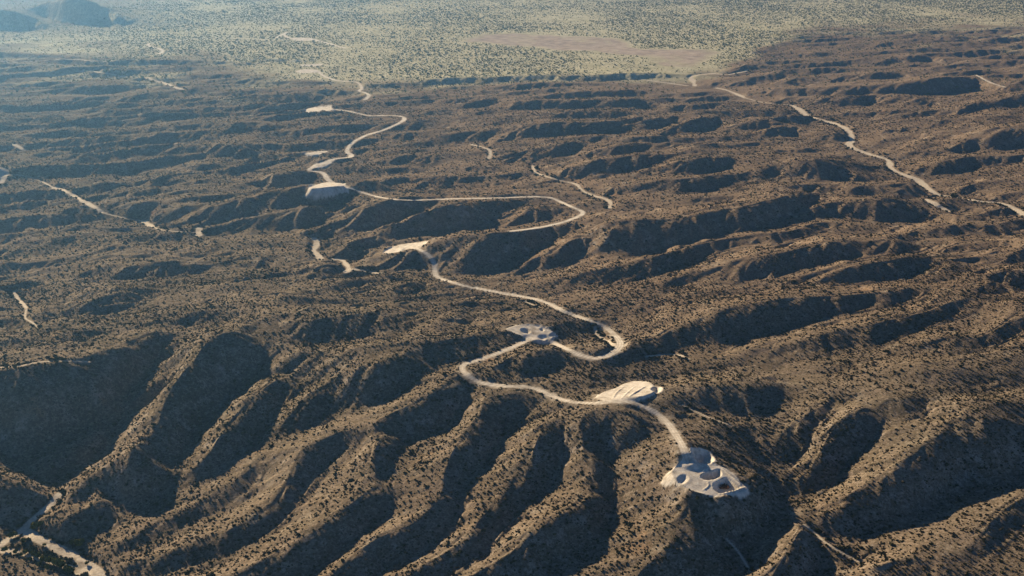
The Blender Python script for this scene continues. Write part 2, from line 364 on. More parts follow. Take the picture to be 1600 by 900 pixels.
def resample(a, nl, nu):
    li = np.linspace(0, a.shape[0]-1, nl); ui = np.linspace(0, a.shape[1]-1, nu)
    i = np.minimum(li.astype(int), a.shape[0]-2); j = np.minimum(ui.astype(int), a.shape[1]-2)
    f = (li-i)[:, None]; g = (ui-j)[None]
    return (a[i][:, j]*(1-f)*(1-g) + a[i+1][:, j]*f*(1-g) + a[i][:, j+1]*(1-f)*g + a[i+1][:, j+1]*f*g)
H = None
for lev in range(6, -1, -1):
    nl, nu = NL >> lev, NU >> lev
    iu = np.rint((cons[:, 0]-U0)/(U1-U0)*(nu-1)).astype(int); il = np.rint((cons[:, 1]-L0)/(L1-L0)*(nl-1)).astype(int)
    ok = (iu >= 0) & (iu < nu) & (il >= 0) & (il < nl); idx = il[ok]*nu + iu[ok]; ww = cons[ok, 3]
    W = np.bincount(idx, ww, nl*nu); S = np.bincount(idx, ww*cons[ok, 2], nl*nu)
    cm = (W > 0).reshape(nl, nu); cv = np.where(W > 0, S/np.maximum(W, 1e-9), 0).reshape(nl, nu)
    uu, LL = np.meshgrid(np.linspace(U0, U1, nu), np.linspace(L0, L1, nl))
    B = base(uu, LL) if lev >= 1 else resample(B, nl, nu)
    H = B.copy() if H is None else resample(H, nl, nu)
    lam = 4**lev / 80.0**2
    du, dl = (U1-U0)/(nu-1), (L1-L0)/(nl-1); au, al = 1/du**2, 1/dl**2; nrm = 2*(au+al); au /= nrm; al /= nrm
    for it in range(160 if lev else 60):
        b = np.pad(H, 1, mode='edge')
        avg = au*(b[1:-1, :-2]+b[1:-1, 2:]) + al*(b[:-2, 1:-1]+b[2:, 1:-1])
        H = np.where(cm, cv, (avg + lam/4*B)/(1+lam/4))
Hb = blur(H, 18); Hf = blur(H, 2)
kf = np.clip((LL - math.log(1100))/.85, 0, 1)
H = Hb*(1-kf) + Hf*kf
# ---- full-resolution fan grid
MU, ML = 1280, 1400
Hs = resample(H, ML, MU)
uu, LL = np.meshgrid(np.linspace(U0, U1, MU), np.linspace(L0, L1, ML))
GY = np.exp(LL); GX = uu*GY
def grad(h):
    hu = np.gradient(h, (U1-U0)/(MU-1), axis=1); hl = np.gradient(h, (L1-L0)/(ML-1), axis=0)
    return hu/GY, (hl - uu*hu)/GY
def hash2(ix, iy, k=0):
    s = np.sin(ix*127.1 + iy*311.7 + k*74.7)*43758.5453; t = np.sin(ix*269.5 + iy*183.3 + k*31.9)*28001.8384
    return s-np.floor(s), t-np.floor(t)
def vnoise(x, y, k=0):
    ix, iy = np.floor(x), np.floor(y); fx, fy = x-ix, y-iy; fx = fx*fx*(3-2*fx); fy = fy*fy*(3-2*fy)
    g = lambda a, b: hash2(ix+a, iy+b, k)[0]
    return (g(0, 0)*(1-fx)+g(1, 0)*fx)*(1-fy) + (g(0, 1)*(1-fx)+g(1, 1)*fx)*fy
def fbm(x, y, o=4, k=0):
    s = 0; a = .5
    for i in range(o): s = s + a*(vnoise(x, y, k+i)-.5)*2; x = x*2.03+5.1; y = y*2.03+1.7; a *= .5
    return s
def gullies(x, y, dx, dy, k):
    """cell noise made of stripes that run down the fall line: value and derivative"""
    ix, iy = np.floor(x), np.floor(y); fx, fy = x-ix, y-iy
    va = np.zeros_like(x); vx = np.zeros_like(x); vy = np.zeros_like(x); wt = np.zeros_like(x); f = 2*math.pi
    for i in (-1, 0, 1):
        for j in (-1, 0, 1):
            hx, hy = hash2(ix+i, iy+j, k); px = fx-i-hx*.6-.2; py = fy-j-hy*.6-.2
            wg = np.exp(-(px*px+py*py)*2.2); wt += wg; m = (px*dx+py*dy)*f
            va += np.cos(m)*wg; s = -np.sin(m)*wg; vx += s*dx; vy += s*dy
    return va/wt, vx/wt, vy/wt
# minor ridges of the rough country, running across and rising to the right; none on the plain
edge = parse('-200,88 0,88 300,97 450,120 560,135 640,131 800,120 1075,118 1160,110 1200,62 1300,45 1800,40')
eu, eY = to_world(edge[:, 0], edge[:, 1], np.zeros(len(edge))); eu = eu/eY
ue = np.linspace(-.7, .7, 281); eY = np.interp(ue, eu, eY); eY = np.convolve(np.pad(eY, 8, mode='edge'), np.hanning(19)[1:-1]/np.hanning(19).sum(), 'valid'); eu = ue
hill = np.exp(-(((uu+.40)/.12)**2 + ((LL-8.22)/.24)**2)**2)
rough = np.clip((np.interp(uu, eu, eY)-GY)/160, 0, 1)*np.clip((GY-560)/250, 0, 1)
c30, s30 = math.cos(R(28)), math.sin(R(28))
def ridged(lx, ly, k):
    a = GX*c30 + GY*s30; b = -GX*s30 + GY*c30
    a = a + fbm(GX/110, GY/110, 2, k+5)*40; b = b + fbm(GX/140, GY/140, 2, k+7)*45
    v = fbm(a/lx, b/ly, 2, k); return 1-np.abs(v)*2.6
traced = resample(np.clip(blur(np.clip(blur(cm.astype(float), 3)*6, 0, 1), 60)*2.2, 0, 1), ML, MU)
Hs = Hs + (1-traced)*np.clip((GY-600)/250, 0, 1)*np.clip((np.interp(uu, eu, eY)-GY)/160, 0, 1)*(
    gullies((GX+fbm(GX/150, GY/150, 2, 81)*50)/95, (GY+fbm(GX/150, GY/150, 2, 83)*50)/95, -s30, c30, 85)[0]*5.8
    + gullies((GX+fbm(GX/80, GY/80, 2, 87)*25)/44, (GY+fbm(GX/80, GY/80, 2, 88)*25)/44, -s30, c30, 89)[0]*.9)
calm = 1-.3*np.clip(uu*9, 0, 1)*np.clip((GY-650)/200, 0, 1)
Hs = Hs + rough*calm*(ridged(300, 60, 61)*(2.6+4.0*np.clip(-uu*6, 0, 1))*np.clip((GY-700)/500, .3, 1) + ridged(140, 34, 71)*.6)
gx, gy = grad(Hs)
slope = np.hypot(gx, gy)
detail = np.zeros_like(Hs)
lam_ = 64.0
rt = R(30)*np.clip((GY-700)/300, 0, 1)     # ribs slant off the fall line
ex, ey = gx*np.cos(rt)+gy*np.sin(rt), -gx*np.sin(rt)+gy*np.cos(rt)
fade = np.clip((slope-.03)/.15, 0, 1)
# meander the fall line a little so that ribs are not ruled
wx, wy = fbm(GX/60, GY/60, 2, 40)*14, fbm(GX/60, GY/60, 2, 50)*14
for o, amp in enumerate((1.9, 1.5, .85, .38, .18)):
    m = np.hypot(ex, ey)+1e-6
    q = np.clip(m/.25, 0, 1)*1.0
    v, vx, vy = gullies((GX+wx)/lam_, (GY+wy)/lam_, -ey/m*q, ex/m*q, o)
    cell = GY*(U1-U0)/MU
    ok = np.clip((lam_/cell-3)/4, 0, 1)*(1 if o else np.clip((GY-700)/300, .35, 1))
    detail += amp*v*ok; ex = ex + vx*amp*.06; ey = ey + vy*amp*.06
    lam_ *= .52
detail *= np.clip((GY-450)/500, .55, 1)*fade*(0.65+.5*np.clip(slope/.5, 0, 1))
# gentle unevenness everywhere
detail += fbm(GX/90, GY/90, 2, 29)*3.0*np.clip((2200-GY)/400, 0, 1) + fbm(GX/38, GY/38, 3, 9)*.55*np.clip(1.2-GY/5000, .2, 1)
detail *= .35+.65*calm
plain = np.clip((GY-1900)/600, 0, 1)
detail += fbm(GX/160, GY/90, 3, 19)*2.0*plain
Z = Hs + detail
# ------------------------------------------------------------------ pads, roads, washes
PADS = """drill_pad|widest pale pad with circular pit and steep fill bank, lowest and nearest of all|-.2|5|1094,721 1118,727 1124,728 1140,735 1150,745 1160,757 1168,762 1165,769 1140,773 1118,777 1100,771 1078,766 1063,756 1050,744 1050,735 1055,729 1071,725
drill_pad|pale striped slanting pad on the ridge road, second from the nearest|1|10|931,619 944,612 960,607 982,596 1005,595 1018,598 1023,606 1022,613 1003,619 985,625 965,627 947,627 938,622
drill_pad|pale oval pad with two small pits inside the big road loop|0|10|788,515 800,509 825,506 850,511 868,521 862,529 845,532 828,531 818,525 800,520
drill_pad|pale pad with a brown island where the road ends beside the gully|-2|5|596,396 607,389 625,382 655,378 664,384 652,391 640,392 625,397 610,399
drill_pad|pale pad with tall fill bank at the west end of the long contour road|0|5|482,293 492,289 510,284 535,286 542,290 525,291 505,293 487,295
drill_pad|small tilted pale pad above the hairpin, just north of the tall fill bank|0|8|484,263 491,256 502,255 512,251 525,249 514,257 508,261 490,263
drill_pad|thin pale pad on the hill end above the tilted pad|0|8|472,240 485,238 505,235 514,237 500,241 486,243
drill_pad|bright narrow pad at the west end of the upper road bend|0|8|474,171 495,167 515,168 525,171 510,174 490,174
drill_pad|pale narrow pad at the end of the far switchback road|0|8|463,110 478,108 497,109 498,113 480,114 465,114
drill_pad|faint thin pad just beyond the far switchback|0|8|464,101 485,101 506,99 500,103 480,104
drill_pad|farthest pale pad beside the far forked track|0|8|456,59 475,59 491,60 488,63 470,64 458,63"""
# pits and mounds: pad index | depth (+ mound) | wall slope | outline
PITS = """0|-5|1.0|1079,711 1083,704 1093,701 1106,702 1113,709 1118,720 1110,725 1096,724 1084,720
0|-3|1.4|1094,741 1108,737 1122,733 1127,736 1128,743 1121,748 1108,751 1096,748
0|-2.6|1.2|1113,757 1122,751 1134,745 1143,752 1151,759 1158,763 1140,769 1124,771 1115,765
0|.9|.6|1103,752 1108,754 1110,760 1104,765 1094,767 1103,762 1106,757
0|-1.3|.4|1056,748 1066,741 1074,743 1077,750 1070,757 1060,756
0|.9|.6|1118,773 1140,768 1156,763 1164,760 1166,764 1150,769 1128,774
0|.7|.5|1124,728 1140,739 1152,749 1160,757 1157,759 1146,750 1130,736
1|-2.5|.9|1017,606 1026,603 1034,606 1033,610 1024,612 1017,610
1|.9|.6|955,624 960,614 975,603 979,602 964,615 960,624
1|.9|.6|980,620 992,612 1008,603 1012,603 997,613 985,621
1|.7|.5|968,624 980,612 994,601 996,602 983,613 972,624
2|-1.8|.8|812,514 818,512 827,515 830,520 824,522 815,519
2|-1.6|.9|842,513 848,513 851,517 846,518
2|-1.6|.8|858,522 864,519 871,522 866,526 859,526
3|.9|.4|619,389 628,386 635,388 632,392 622,393"""
ROADS = """4.2|winding pale dirt road from the nearest pad along the ridge to the oval pad|1075,722 1068,700 1058,682 1045,663 1030,648 1012,637 990,629 970,627 945,629 915,630 890,628 865,620 840,608 820,604 795,604 765,601 745,596 728,584 721,576 724,570 735,566 755,560 775,553 795,545 815,536 828,530
4.6|pale dirt road looping from the oval pad round to the pad beside the gully|855,530 870,538 890,547 905,554 925,560 940,559 955,553 965,546 970,537 965,528 955,518 940,507 920,500 900,494 880,486 860,475 840,468 815,463 790,459 760,453 730,448 710,442 695,438 683,433 679,425 680,417 677,407 668,397 658,391 648,387
4.6|long thin contour road ending in a sharp switchback on a spur|535,289 550,295 570,302 590,308 620,312 650,313 690,311 740,310 790,309 830,307 860,308 875,315 895,324 908,329 912,333 905,338 890,344 870,350 845,355 825,358 800,361
6|dirt road with tight bends between the tall fill bank and the upper bend|520,286 512,281 509,275 505,270 495,268 484,267 483,264 490,261 502,257 515,250 530,247 548,246 550,242 541,238 544,230 550,224 556,219 565,215 575,210 595,205 612,198 627,191 633,186 629,182 612,180 590,181 575,181 555,176 540,173 525,171
6|far dirt road zigzagging down from the narrow switchback pad|570,156 575,152 577,149 572,145 563,143 560,142 566,139 563,132 558,128 548,127 535,127 522,125 508,120 500,115 497,111
7|farthest forked dirt track leading away across the plain|432,59 441,54 451,49 441,54 455,61 475,62 490,61 500,65 512,67 525,72 540,75
7|short bright curve of dirt road alone on the plain|242,67 233,68 230,70 237,74 247,75 255,79 254,82 246,85
5|long straight faint track crossing the far plain|277,65 295,61 325,59 362,60 400,61 425,63
4|thin dirt track over the brown hills near the far clearing|1525,117 1537,124 1550,130 1570,136
4|thin pale track along the foot of the escarpment|1002,124 1037,129 1075,134"""
WASHES = """9|pale sandy wash winding between the brown hills, widest of all|1237,164 1250,170 1260,180 1272,184 1285,187 1300,191 1317,197 1327,205 1332,212 1330,221 1325,227 1340,234 1360,241 1380,246 1392,252 1390,262 1400,267 1417,274 1432,279 1442,286 1452,295 1465,304 1480,306 1500,309 1520,312 1545,315 1572,319 1590,327 1604,337
7|short sandy branch wash west of the widest wash|1448,311 1456,315 1464,320 1475,326 1482,329
8|bright sandy reach just below the escarpment crossing|1120,137 1135,140 1150,146 1163,152
8|sandy forked wash where the escarpment breaks|1167,110 1137,117 1115,114 1095,116 1077,119 1082,125 1086,134
7|straight bright sandy wash slanting below the blue ridges|85,293 100,297 110,302 125,311 140,319 152,325 160,331
7|small sandy patch in the gully south of the straight wash|225,345 232,350 239,355
6|tiny upright sandy patch at the foot of the ribbed slope|311,356 309,367
9|curved pale sandbar at the very edge of the western flat|0,262 6,266 6,273 2,285
5|short pale wash on the western flat above the sandbar|22,225 30,229 37,234
5|narrow broken wash snaking below the blue ridge flank|490,371 495,375 494,385 489,390 496,397 501,403
5|narrow bending wash approaching the gully-side pad|522,404 535,405 542,412 546,419 540,425 546,419 560,420 582,425 600,427
6|far bright wash in two reaches across the north flat|130,109 152,112 175,115 187,119 200,120
8|brightest far wash patch north of the blue stripes|230,121 240,125 260,130 272,136 285,139
4|thin braided wash at the foot of the long brown spurs|832,258 835,269 847,273 867,279 882,283 900,286 905,292 912,299 930,306 945,309 955,315 952,325
4|small wash thread above the contour road|737,225 765,232 767,240 764,247
2.2|narrow wash thread beside the western knolls|22,455 27,465 37,475 42,481 37,496 50,502 60,511
4.5|pale canyon floor wash under the big shaded cliff|92,771 85,782 70,795 57,805 37,822 18,838 0,850
6.5|broad stony wash curving out of the canyon mouth|37,828 60,840 82,850 100,862 118,870 135,882 150,892 160,906
5|thin sandy side channel behind the green trees|0,859 25,861 50,867 75,875 100,882 125,893
4|narrow white gully line inside the big road loop|930,512 932,522 945,530 960,540
3|short white gully line beside the descending road|820,470 832,475 847,482
2.5|thin pale gully line east of the road hairpin|1010,556 1040,552 1065,554 1075,560
2.5|thin broken sand thread joining the far bright wash reaches|1163,152 1180,157 1200,161 1220,162 1237,164
2.5|thin broken sand thread linking the western sandbar and gully patches|6,273 30,272 60,280 85,293
2.5|broken sand thread down the gully past the small sandy patches|160,331 185,338 205,342 225,345 239,355 262,360 290,362 311,362
3|faint wash on the far flat under the shadowed bank|0,96 25,97 55,95 90,92 125,92 140,95 175,95"""
TRAILS = """1.3|thin pale footpath down the sharp spur crest|1257,820 1272,831 1285,845 1300,854 1312,862 1330,872 1347,880
1.2|pale scar line down the spur below the nearest pad|1135,842 1150,857 1162,875 1172,892
1.6|bare ridge-edge line along the canyon rim|0,574 35,572 50,567 80,564 120,564 140,566
1.0|faint trail across the slope east of the ridge road|1065,632 1090,645 1115,655 1150,668"""
CLEARING = "728,65 760,55 790,53 800,52 870,56 920,59 960,60 975,66 985,74 1010,77 1060,78 1100,79 1118,82 1112,88 1095,95 1075,101 1050,101 1030,98 1035,92 1005,88 960,84 930,79 880,80 840,73 790,71 750,66"

dL, dU = (L1-L0)/(ML-1), (U1-U0)/(MU-1)
def sample(arr, u, L):
    a = np.clip((np.asarray(u)-U0)/dU, 0, MU-1.001); b = np.clip((np.asarray(L)-L0)/dL, 0, ML-1.001)
    j, i = a.astype(int), b.astype(int); g, f = a-j, b-i
    return arr[i, j]*(1-f)*(1-g)+arr[i+1, j]*f*(1-g)+arr[i, j+1]*(1-f)*g+arr[i+1, j+1]*f*g
YR = np.exp(np.linspace(L0, L1, ML))
def sight_ground(px, py):
    """where each line of sight first meets the terrain"""
    u, m = sight(px, py); out = []
    for uk, mk in zip(np.atleast_1d(u), np.atleast_1d(m)):
        j = min(max((uk-U0)/dU, 0), MU-1.001); jj = int(j); g = j-jj
        z = Z[:, jj]*(1-g)+Z[:, jj+1]*g; d = HC+mk*YR - z
        k = int(np.argmax(d <= 0)) if (d <= 0).any() else ML-1
        k = max(k, 1); t = d[k-1]/(d[k-1]-d[k]+1e-9); Y = YR[k-1]+(YR[k]-YR[k-1])*min(max(t, 0), 1)
        out.append((uk*Y, Y, HC+mk*Y))
    return np.array(out)
def window(xmin, xmax, ymin, ymax):
    i0 = max(int((math.log(max(ymin, 300))-L0)/dL)-1, 0); i1 = min(int((math.log(ymax)-L0)/dL)+3, ML)
    us = [xmin/ymin, xmin/ymax, xmax/ymin, xmax/ymax]
    j0 = max(int((min(us)-U0)/dU)-1, 0); j1 = min(int((max(us)-U0)/dU)+3, MU)
    return slice(i0, i1), slice(j0, j1)
def poly_sdf(X, Y, P):
    """distance to outline, negative inside"""
    d = np.full(X.shape, 1e9); ins = np.zeros(X.shape, bool)
    for (x0, y0), (x1, y1) in zip(P, np.roll(P, -1, 0)):
        ex_, ey_ = x1-x0, y1-y0; t = np.clip(((X-x0)*ex_+(Y-y0)*ey_)/(ex_*ex_+ey_*ey_+1e-9), 0, 1)
        d = np.minimum(d, np.hypot(X-x0-t*ex_, Y-y0-t*ey_))
        c = ((y0 > Y) != (y1 > Y)) & (X < (x1-x0)*(Y-y0)/(y1-y0+1e-12)+x0); ins ^= c
    return np.where(ins, -d, d)
PALE = np.zeros_like(Z); SAND = np.zeros_like(Z); PINK = np.zeros_like(Z); RUT = np.zeros_like(Z)
CLS = np.zeros(Z.shape, np.int16); NAMES = [('hillside_terrain', 'brown scrub-covered desert hills cut by ravines')]
pad_h, pad_box = [], []
def closed_smooth(a, it=2):
    a = np.concatenate([a, a[:1]])
    for _ in range(it):
        q = a[:-1]*.75+a[1:]*.25; r = a[:-1]*.25+a[1:]*.75; m = np.empty((2*len(q), 2)); m[0::2] = q; m[1::2] = r
        a = np.concatenate([m, m[:1]])
    return a[:-1]
for line in PADS.split('\n'):
    nm, lab, lift, reach, pts = line.split('|'); a = parse(pts); G = sight_ground(a[:, 0], a[:, 1])
    M = np.stack([np.ones(len(G)), G[:, 0], G[:, 1]], 1); pl_ = np.linalg.solve(M.T@M+np.diag([1e-6, 60., 60.]), M.T@G[:, 2]-np.array([0, 0, 0])); sm = math.hypot(pl_[1], pl_[2])
    if sm > .16: c_ = G.mean(0); pl_[1:] *= .16/sm; pl_[0] = c_[2]-pl_[1]*c_[0]-pl_[2]*c_[1]
    pl_[0] += float(lift); plane = lambda X, Y, q=pl_: q[0]+q[1]*X+q[2]*Y
    X, Y = G[:, 0], G[:, 1]
    for _ in range(8): X, Y = to_world(a[:, 0], a[:, 1], plane(X, Y)); Pw = closed_smooth(np.stack([X, Y], 1), 1 if len(pad_h) < 2 else 2)
    rc = float(reach)*(1+Y.mean()/6000)
    win = window(X.min()-rc-4, X.max()+rc+4, Y.min()-rc-4, Y.max()+rc+4)
    d = poly_sdf(GX[win], GY[win], Pw) + fbm(GX[win]/6, GY[win]/6, 2, 91)*.8
    z = Z[win]; old = z.copy(); hp = plane(GX[win], GY[win])
    z = np.where(d <= 0, hp+.25*fbm(GX[win]/7, GY[win]/7, 2, 5), z)
    fill = hp-1.0*np.maximum(d, 0) - fbm(GX[win]/5, GY[win]/5, 2, 15)*.5; cut = hp+.9*np.maximum(d, 0)
    z = np.where((d > 0) & (d < rc), np.clip(old, fill, cut), z)
    e = np.clip((d-rc)/6, 0, 1); z = np.where((d >= rc) & (d < rc+6), np.clip(old, fill, cut)*(1-e)+old*e, z)
    mk = (d <= .6) | ((np.abs(z-old) > .5) & (d < rc+2))
    Z[win] = z; sp = np.clip(1-d/7, 0, 1)*np.clip(.1+1.6*fbm(GX[win]/3, GY[win]/3, 3, 58), 0, 1)*.7
    PALE[win] = np.maximum(PALE[win], np.maximum(mk, sp)); CLS[win] = np.where(mk, len(NAMES), CLS[win]); NAMES.append((nm, lab)); pad_h.append(plane)
for line in PITS.split('\n'):
    k, dep, sl, pts = line.split('|'); k = int(k); dep = float(dep); sl = float(sl); a = parse(pts); plane = pad_h[k]
    g0 = sight_ground([a[:, 0].mean()], [a[:, 1].mean()])[0]; X, Y = np.full(len(a), g0[0]), np.full(len(a), g0[1])
    for _ in range(8): X, Y = to_world(a[:, 0], a[:, 1], plane(X, Y)); Pw = closed_smooth(np.stack([X, Y], 1), 1 if k == 0 else 2)
    win = window(X.min()-4, X.max()+4, Y.min()-4, Y.max()+4); d = poly_sdf(GX[win], GY[win], Pw) + fbm(GX[win]/4, GY[win]/4, 2, 97)*.5
    ins = np.maximum(-d, 0)*sl; z = Z[win]; hp = plane(GX[win], GY[win])
    if dep < 0:
        rim = np.clip(1-np.abs(d-.5)/1.6, 0, 1)*.12
        z = np.where(d < 0, np.maximum(np.minimum(z, hp)-ins, hp+dep), z)+rim*(d > -.5)
    else: z = z+np.minimum(ins, dep)
    Z[win] = z
    mk = d < 1.0; PALE[win] = np.maximum(PALE[win], mk); CLS[win] = np.where(mk & (CLS[win] == 0), k+1, CLS[win])
def ribbon(pts, width, blend, lower, wob, level):
    a = smooth_line(parse(pts), 3); a = dens(a, .7); G = sight_ground(a[:, 0], a[:, 1])
    k = 9; pad_ = lambda v: np.convolve(np.pad(v, k, mode='edge'), np.ones(2*k+1)/(2*k+1), 'valid')
    # a line of sight that slips past a crest would make the way jump: keep to a steady course
    zl = G[:, 2].copy(); zl = np.array([np.median(zl[max(0, i-22):i+23]) for i in range(len(zl))])
    for _ in range(4):
        zl = pad_(zl); X, Y = to_world(a[:, 0], a[:, 1], zl); zl = .5*zl+.5*sample(Z, X/Y, np.log(Y))
    zs = pad_(zl); X, Y = to_world(a[:, 0], a[:, 1], zs)
    S = np.stack([X, Y, zs], 1); S = np.concatenate([S[:-1]+(S[1:]-S[:-1])*t for t in np.arange(0, 1, .2)]) if len(S) > 1 else S
    D = {}; win = window(X.min()-width-blend, X.max()+width+blend, Y.min()-width-blend, Y.max()+width+blend)
    dist = np.full(Z[win].shape, 1e9); zt = np.zeros_like(dist); i0, j0 = win[0].start, win[1].start
    rad = width*(1+wob)/2+blend
    for x, y, z in S:
        w2 = window(x-rad, x+rad, y-rad, y+rad); sl_ = (slice(max(w2[0].start-i0, 0), max(w2[0].stop-i0, 0)), slice(max(w2[1].start-j0, 0), max(w2[1].stop-j0, 0)))
        dd = np.hypot(GX[win][sl_]-x, GY[win][sl_]-y); dv = dist[sl_]; m = dd < dv
        dv[m] = dd[m]; zt[sl_][m] = z
    return win, dist, zt
def carve(line, store, blend, lower, wob, kind, level=True):
    w_, lab, pts = line.split('|'); w_ = float(w_)
    win, dist, zt = ribbon(pts, w_, blend, lower, wob, level)
    hw = w_/2*(1+wob*(fbm(GX[win]/14, GY[win]/14, 2, 33)+fbm(GX[win]/45, GY[win]/45, 2, 35))*1.5)
    cell = np.maximum(GY[win]*dU, 0)
    hw = np.maximum(hw, cell*.75)
    t = np.clip((dist-hw-.4)/blend, 0, 1); t = t*t*(3-2*t)
    ok = dist < 1e8
    Z[win] = np.where(ok, (zt-lower)*(1-t)+Z[win]*t, Z[win])
    mk = np.clip((hw-dist)/(.6*cell+.3)+.5, 0, 1)
    if wob > .3: mk = mk*np.clip(np.clip((GY[win]-900)/400, 0, 1)+1.5-2.2*np.clip(fbm(GX[win]/5, GY[win]/5, 2, 77), 0, 1)-.25, 0, 1)
    if kind == 'dirt_road':     # spilled soil along the shoulders
        sp = np.clip(1-(dist-hw)/3.5, 0, 1)*np.clip(.1+1.6*fbm(GX[win]/3, GY[win]/3, 3, 57), 0, 1)*np.clip((1300-GY[win])/200, 0, 1); mk = np.maximum(mk, np.minimum(sp, .49))
    store[win] = np.maximum(store[win], mk); CLS[win] = np.where((mk > .5) & (CLS[win] == 0), len(NAMES), CLS[win]); NAMES.append((kind, lab))
    if kind == 'dirt_road': RUT[win] = np.maximum(RUT[win], np.exp(-((dist-.95)/.42)**2)*np.clip((1100-GY[win])/200, 0, 1))
for line in WASHES.split('\n'): carve(line, SAND, 5, .6, .45, 'dry_wash', False)
for line in ROADS.split('\n'): carve(line, PALE, 5, 0, .16, 'dirt_road')
for line in TRAILS.split('\n'): carve(line, SAND, 1.5, 0, .25, 'footpath')
a = parse(CLEARING); G = sight_ground(a[:, 0], a[:, 1]); X, Y = to_world(a[:, 0], a[:, 1], np.median(G[:, 2])); Pw = np.stack([X, Y], 1)
win = window(X.min()-20, X.max()+20, Y.min()-20, Y.max()+20); d = poly_sdf(GX[win], GY[win], Pw)+fbm(GX[win]/30, GY[win]/60, 3, 3)*22
PINK[win] = np.clip(.5-d/30, 0, 1)*np.clip(1.1+fbm(GX[win]/40, GY[win]/90, 4, 31)*1.2, .4, 1); CLS[win] = np.where((d < 0) & (CLS[win] == 0), len(NAMES), CLS[win]); NAMES.append(('cleared_field', 'long pinkish bare clearing on the far scrub plain'))
wdt = 90+np.clip(-.08-uu, 0, .3)*2600+np.clip(uu-.14, 0, .3)*2600
PLAIN = np.clip((GY-np.interp(uu, eu, eY)+fbm(GX/90, GY/90, 3, 13)*wdt)/wdt+.5, 0, 1)*(1-hill)
CLS = np.where((CLS == 0) & (PLAIN > .5), len(NAMES), CLS); NAMES.append(('desert_plain', 'flat desert plain dotted with small green trees'))
BROWN = np.maximum(.55*np.clip((760-GY)/120, 0, 1)*np.clip(.6+fbm(GX/60, GY/60, 3, 44), 0, 1), np.clip(.5+(fbm(GX/300, GY/300, 3, 55)*.5+(uu+.12)*3.0+(GY-1000)/900), 0, 1)*np.clip((GY-700)/250, 0, 1)*(1-PLAIN)*np.clip((uu+.3)/.25, 0, 1))
OPEN = np.maximum(np.maximum(PALE, SAND), PINK)
# ------------------------------------------------------------------ materials
def new_mat(name):
    m = bpy.data.materials.new(name); m.use_nodes = True; nt = m.node_tree; b = nt.nodes['Principled BSDF']
    b.inputs['Roughness'].default_value = 1; b.inputs['Specular IOR Level'].default_value = 0
    return m, nt, b
class NB:
    def __init__(s, nt): s.nt = nt; s.L = nt.links.new
    def n(s, t, **k):
        x = s.nt.nodes.new('ShaderNode'+t)
        for a, v in k.items(): setattr(x, a, v)
        return x
    def noise(s, vec, scale, detail=4, rough=.6):
        x = s.n('TexNoise'); x.inputs['Scale'].default_value = scale; x.inputs['Detail'].default_value = detail; x.inputs['Roughness'].default_value = rough
        s.L(vec, x.inputs['Vector']); return x.outputs['Fac']
    def ramp(s, fac, a, b, c0=(0, 0, 0, 1), c1=(1, 1, 1, 1)):
        x = s.n('MapRange'); x.inputs['From Min'].default_value = a; x.inputs['From Max'].default_value = b; s.L(fac, x.inputs['Value']); return x.outputs[0]
    def mix(s, fac, a, b):
        x = s.n('Mix', data_type='RGBA'); s.put(x.inputs[0], fac); s.put(x.inputs[6], a); s.put(x.inputs[7], b); return x.outputs[2]
    def put(s, sock, v):
        if hasattr(v, 'links'): s.L(v, sock)
        elif isinstance(v, (tuple, list)): sock.default_value = (*v, 1) if len(v) == 3 else v
        else: sock.default_value = v
    def math(s, op, a, b=0.0):
        x = s.n('Math', operation=op); s.put(x.inputs[0], a); s.put(x.inputs[1], b); return x.outputs[0]
    def attr(s, name): x = s.n('Attribute', attribute_name=name); return x.outputs['Fac']
land, nt, b = new_mat('desert_soil'); q = NB(nt)
P = q.n('NewGeometry').outputs['Position']
big = q.noise(P, .006, 3); mid = q.noise(P, .035, 4); fine = q.noise(P, .45, 5, .75)
soil = q.mix(q.ramp(mid, .35, .68), (.25, .195, .145), (.38, .305, .23))
grass = q.mix(q.ramp(big, .4, .6), (.11, .086, .056), (.155, .12, .08))
c = q.mix(q.ramp(q.math('ADD', fine, q.math('MULTIPLY', mid, .4)), .56, .74), soil, grass)
br = q.mix(q.ramp(fine, .42, .66), (.25, .18, .125), (.115, .078, .052)); c = q.mix(q.math('MULTIPLY', q.attr('brown'), .92), c, br)
# paler rubble where slopes are steep
ns = q.n('SeparateXYZ'); q.L(q.n('NewGeometry').outputs['True Normal'], ns.inputs[0])
stp = q.math('MULTIPLY', q.ramp(ns.outputs[2], .93, .84), q.ramp(q.noise(P, .11, 6, .8), .50, .62))
c = q.mix(q.math('MULTIPLY', stp, .8), c, (.36, .30, .24))
# bare reddish scars
scar = q.noise(P, .02, 5); c = q.mix(q.math('MULTIPLY', q.ramp(scar, .66, .74), .6), c, (.40, .235, .12))
# low tufts too small to stand apart
vo = q.n('TexVoronoi'); vo.inputs['Scale'].default_value = .62; q.L(P, vo.inputs['Vector'])
tuft = q.math('MULTIPLY', q.ramp(vo.outputs['Distance'], .46, .30), q.ramp(q.noise(P, .16, 2), .42, .56))
c = q.mix(q.math('MULTIPLY', tuft, .8), c, (.075, .066, .042))
v3 = q.n('TexVoronoi'); v3.inputs['Scale'].default_value = 1.15; q.L(P, v3.inputs['Vector'])
c = q.mix(q.math('MULTIPLY', q.ramp(v3.outputs['Distance'], .42, .25), .55), c, (.09, .075, .045))
c = q.mix(q.math('MULTIPLY', q.ramp(q.noise(P, .07, 5, .7), .56, .7), .5), c, (.42, .35, .26))
pl = q.attr('plain')
pn = q.noise(P, .03, 4, .7); pc = q.mix(q.ramp(pn, .38, .62), (.40, .365, .225), (.58, .525, .35))
v2 = q.n('TexVoronoi'); v2.inputs['Scale'].default_value = .16; q.L(P, v2.inputs['Vector'])
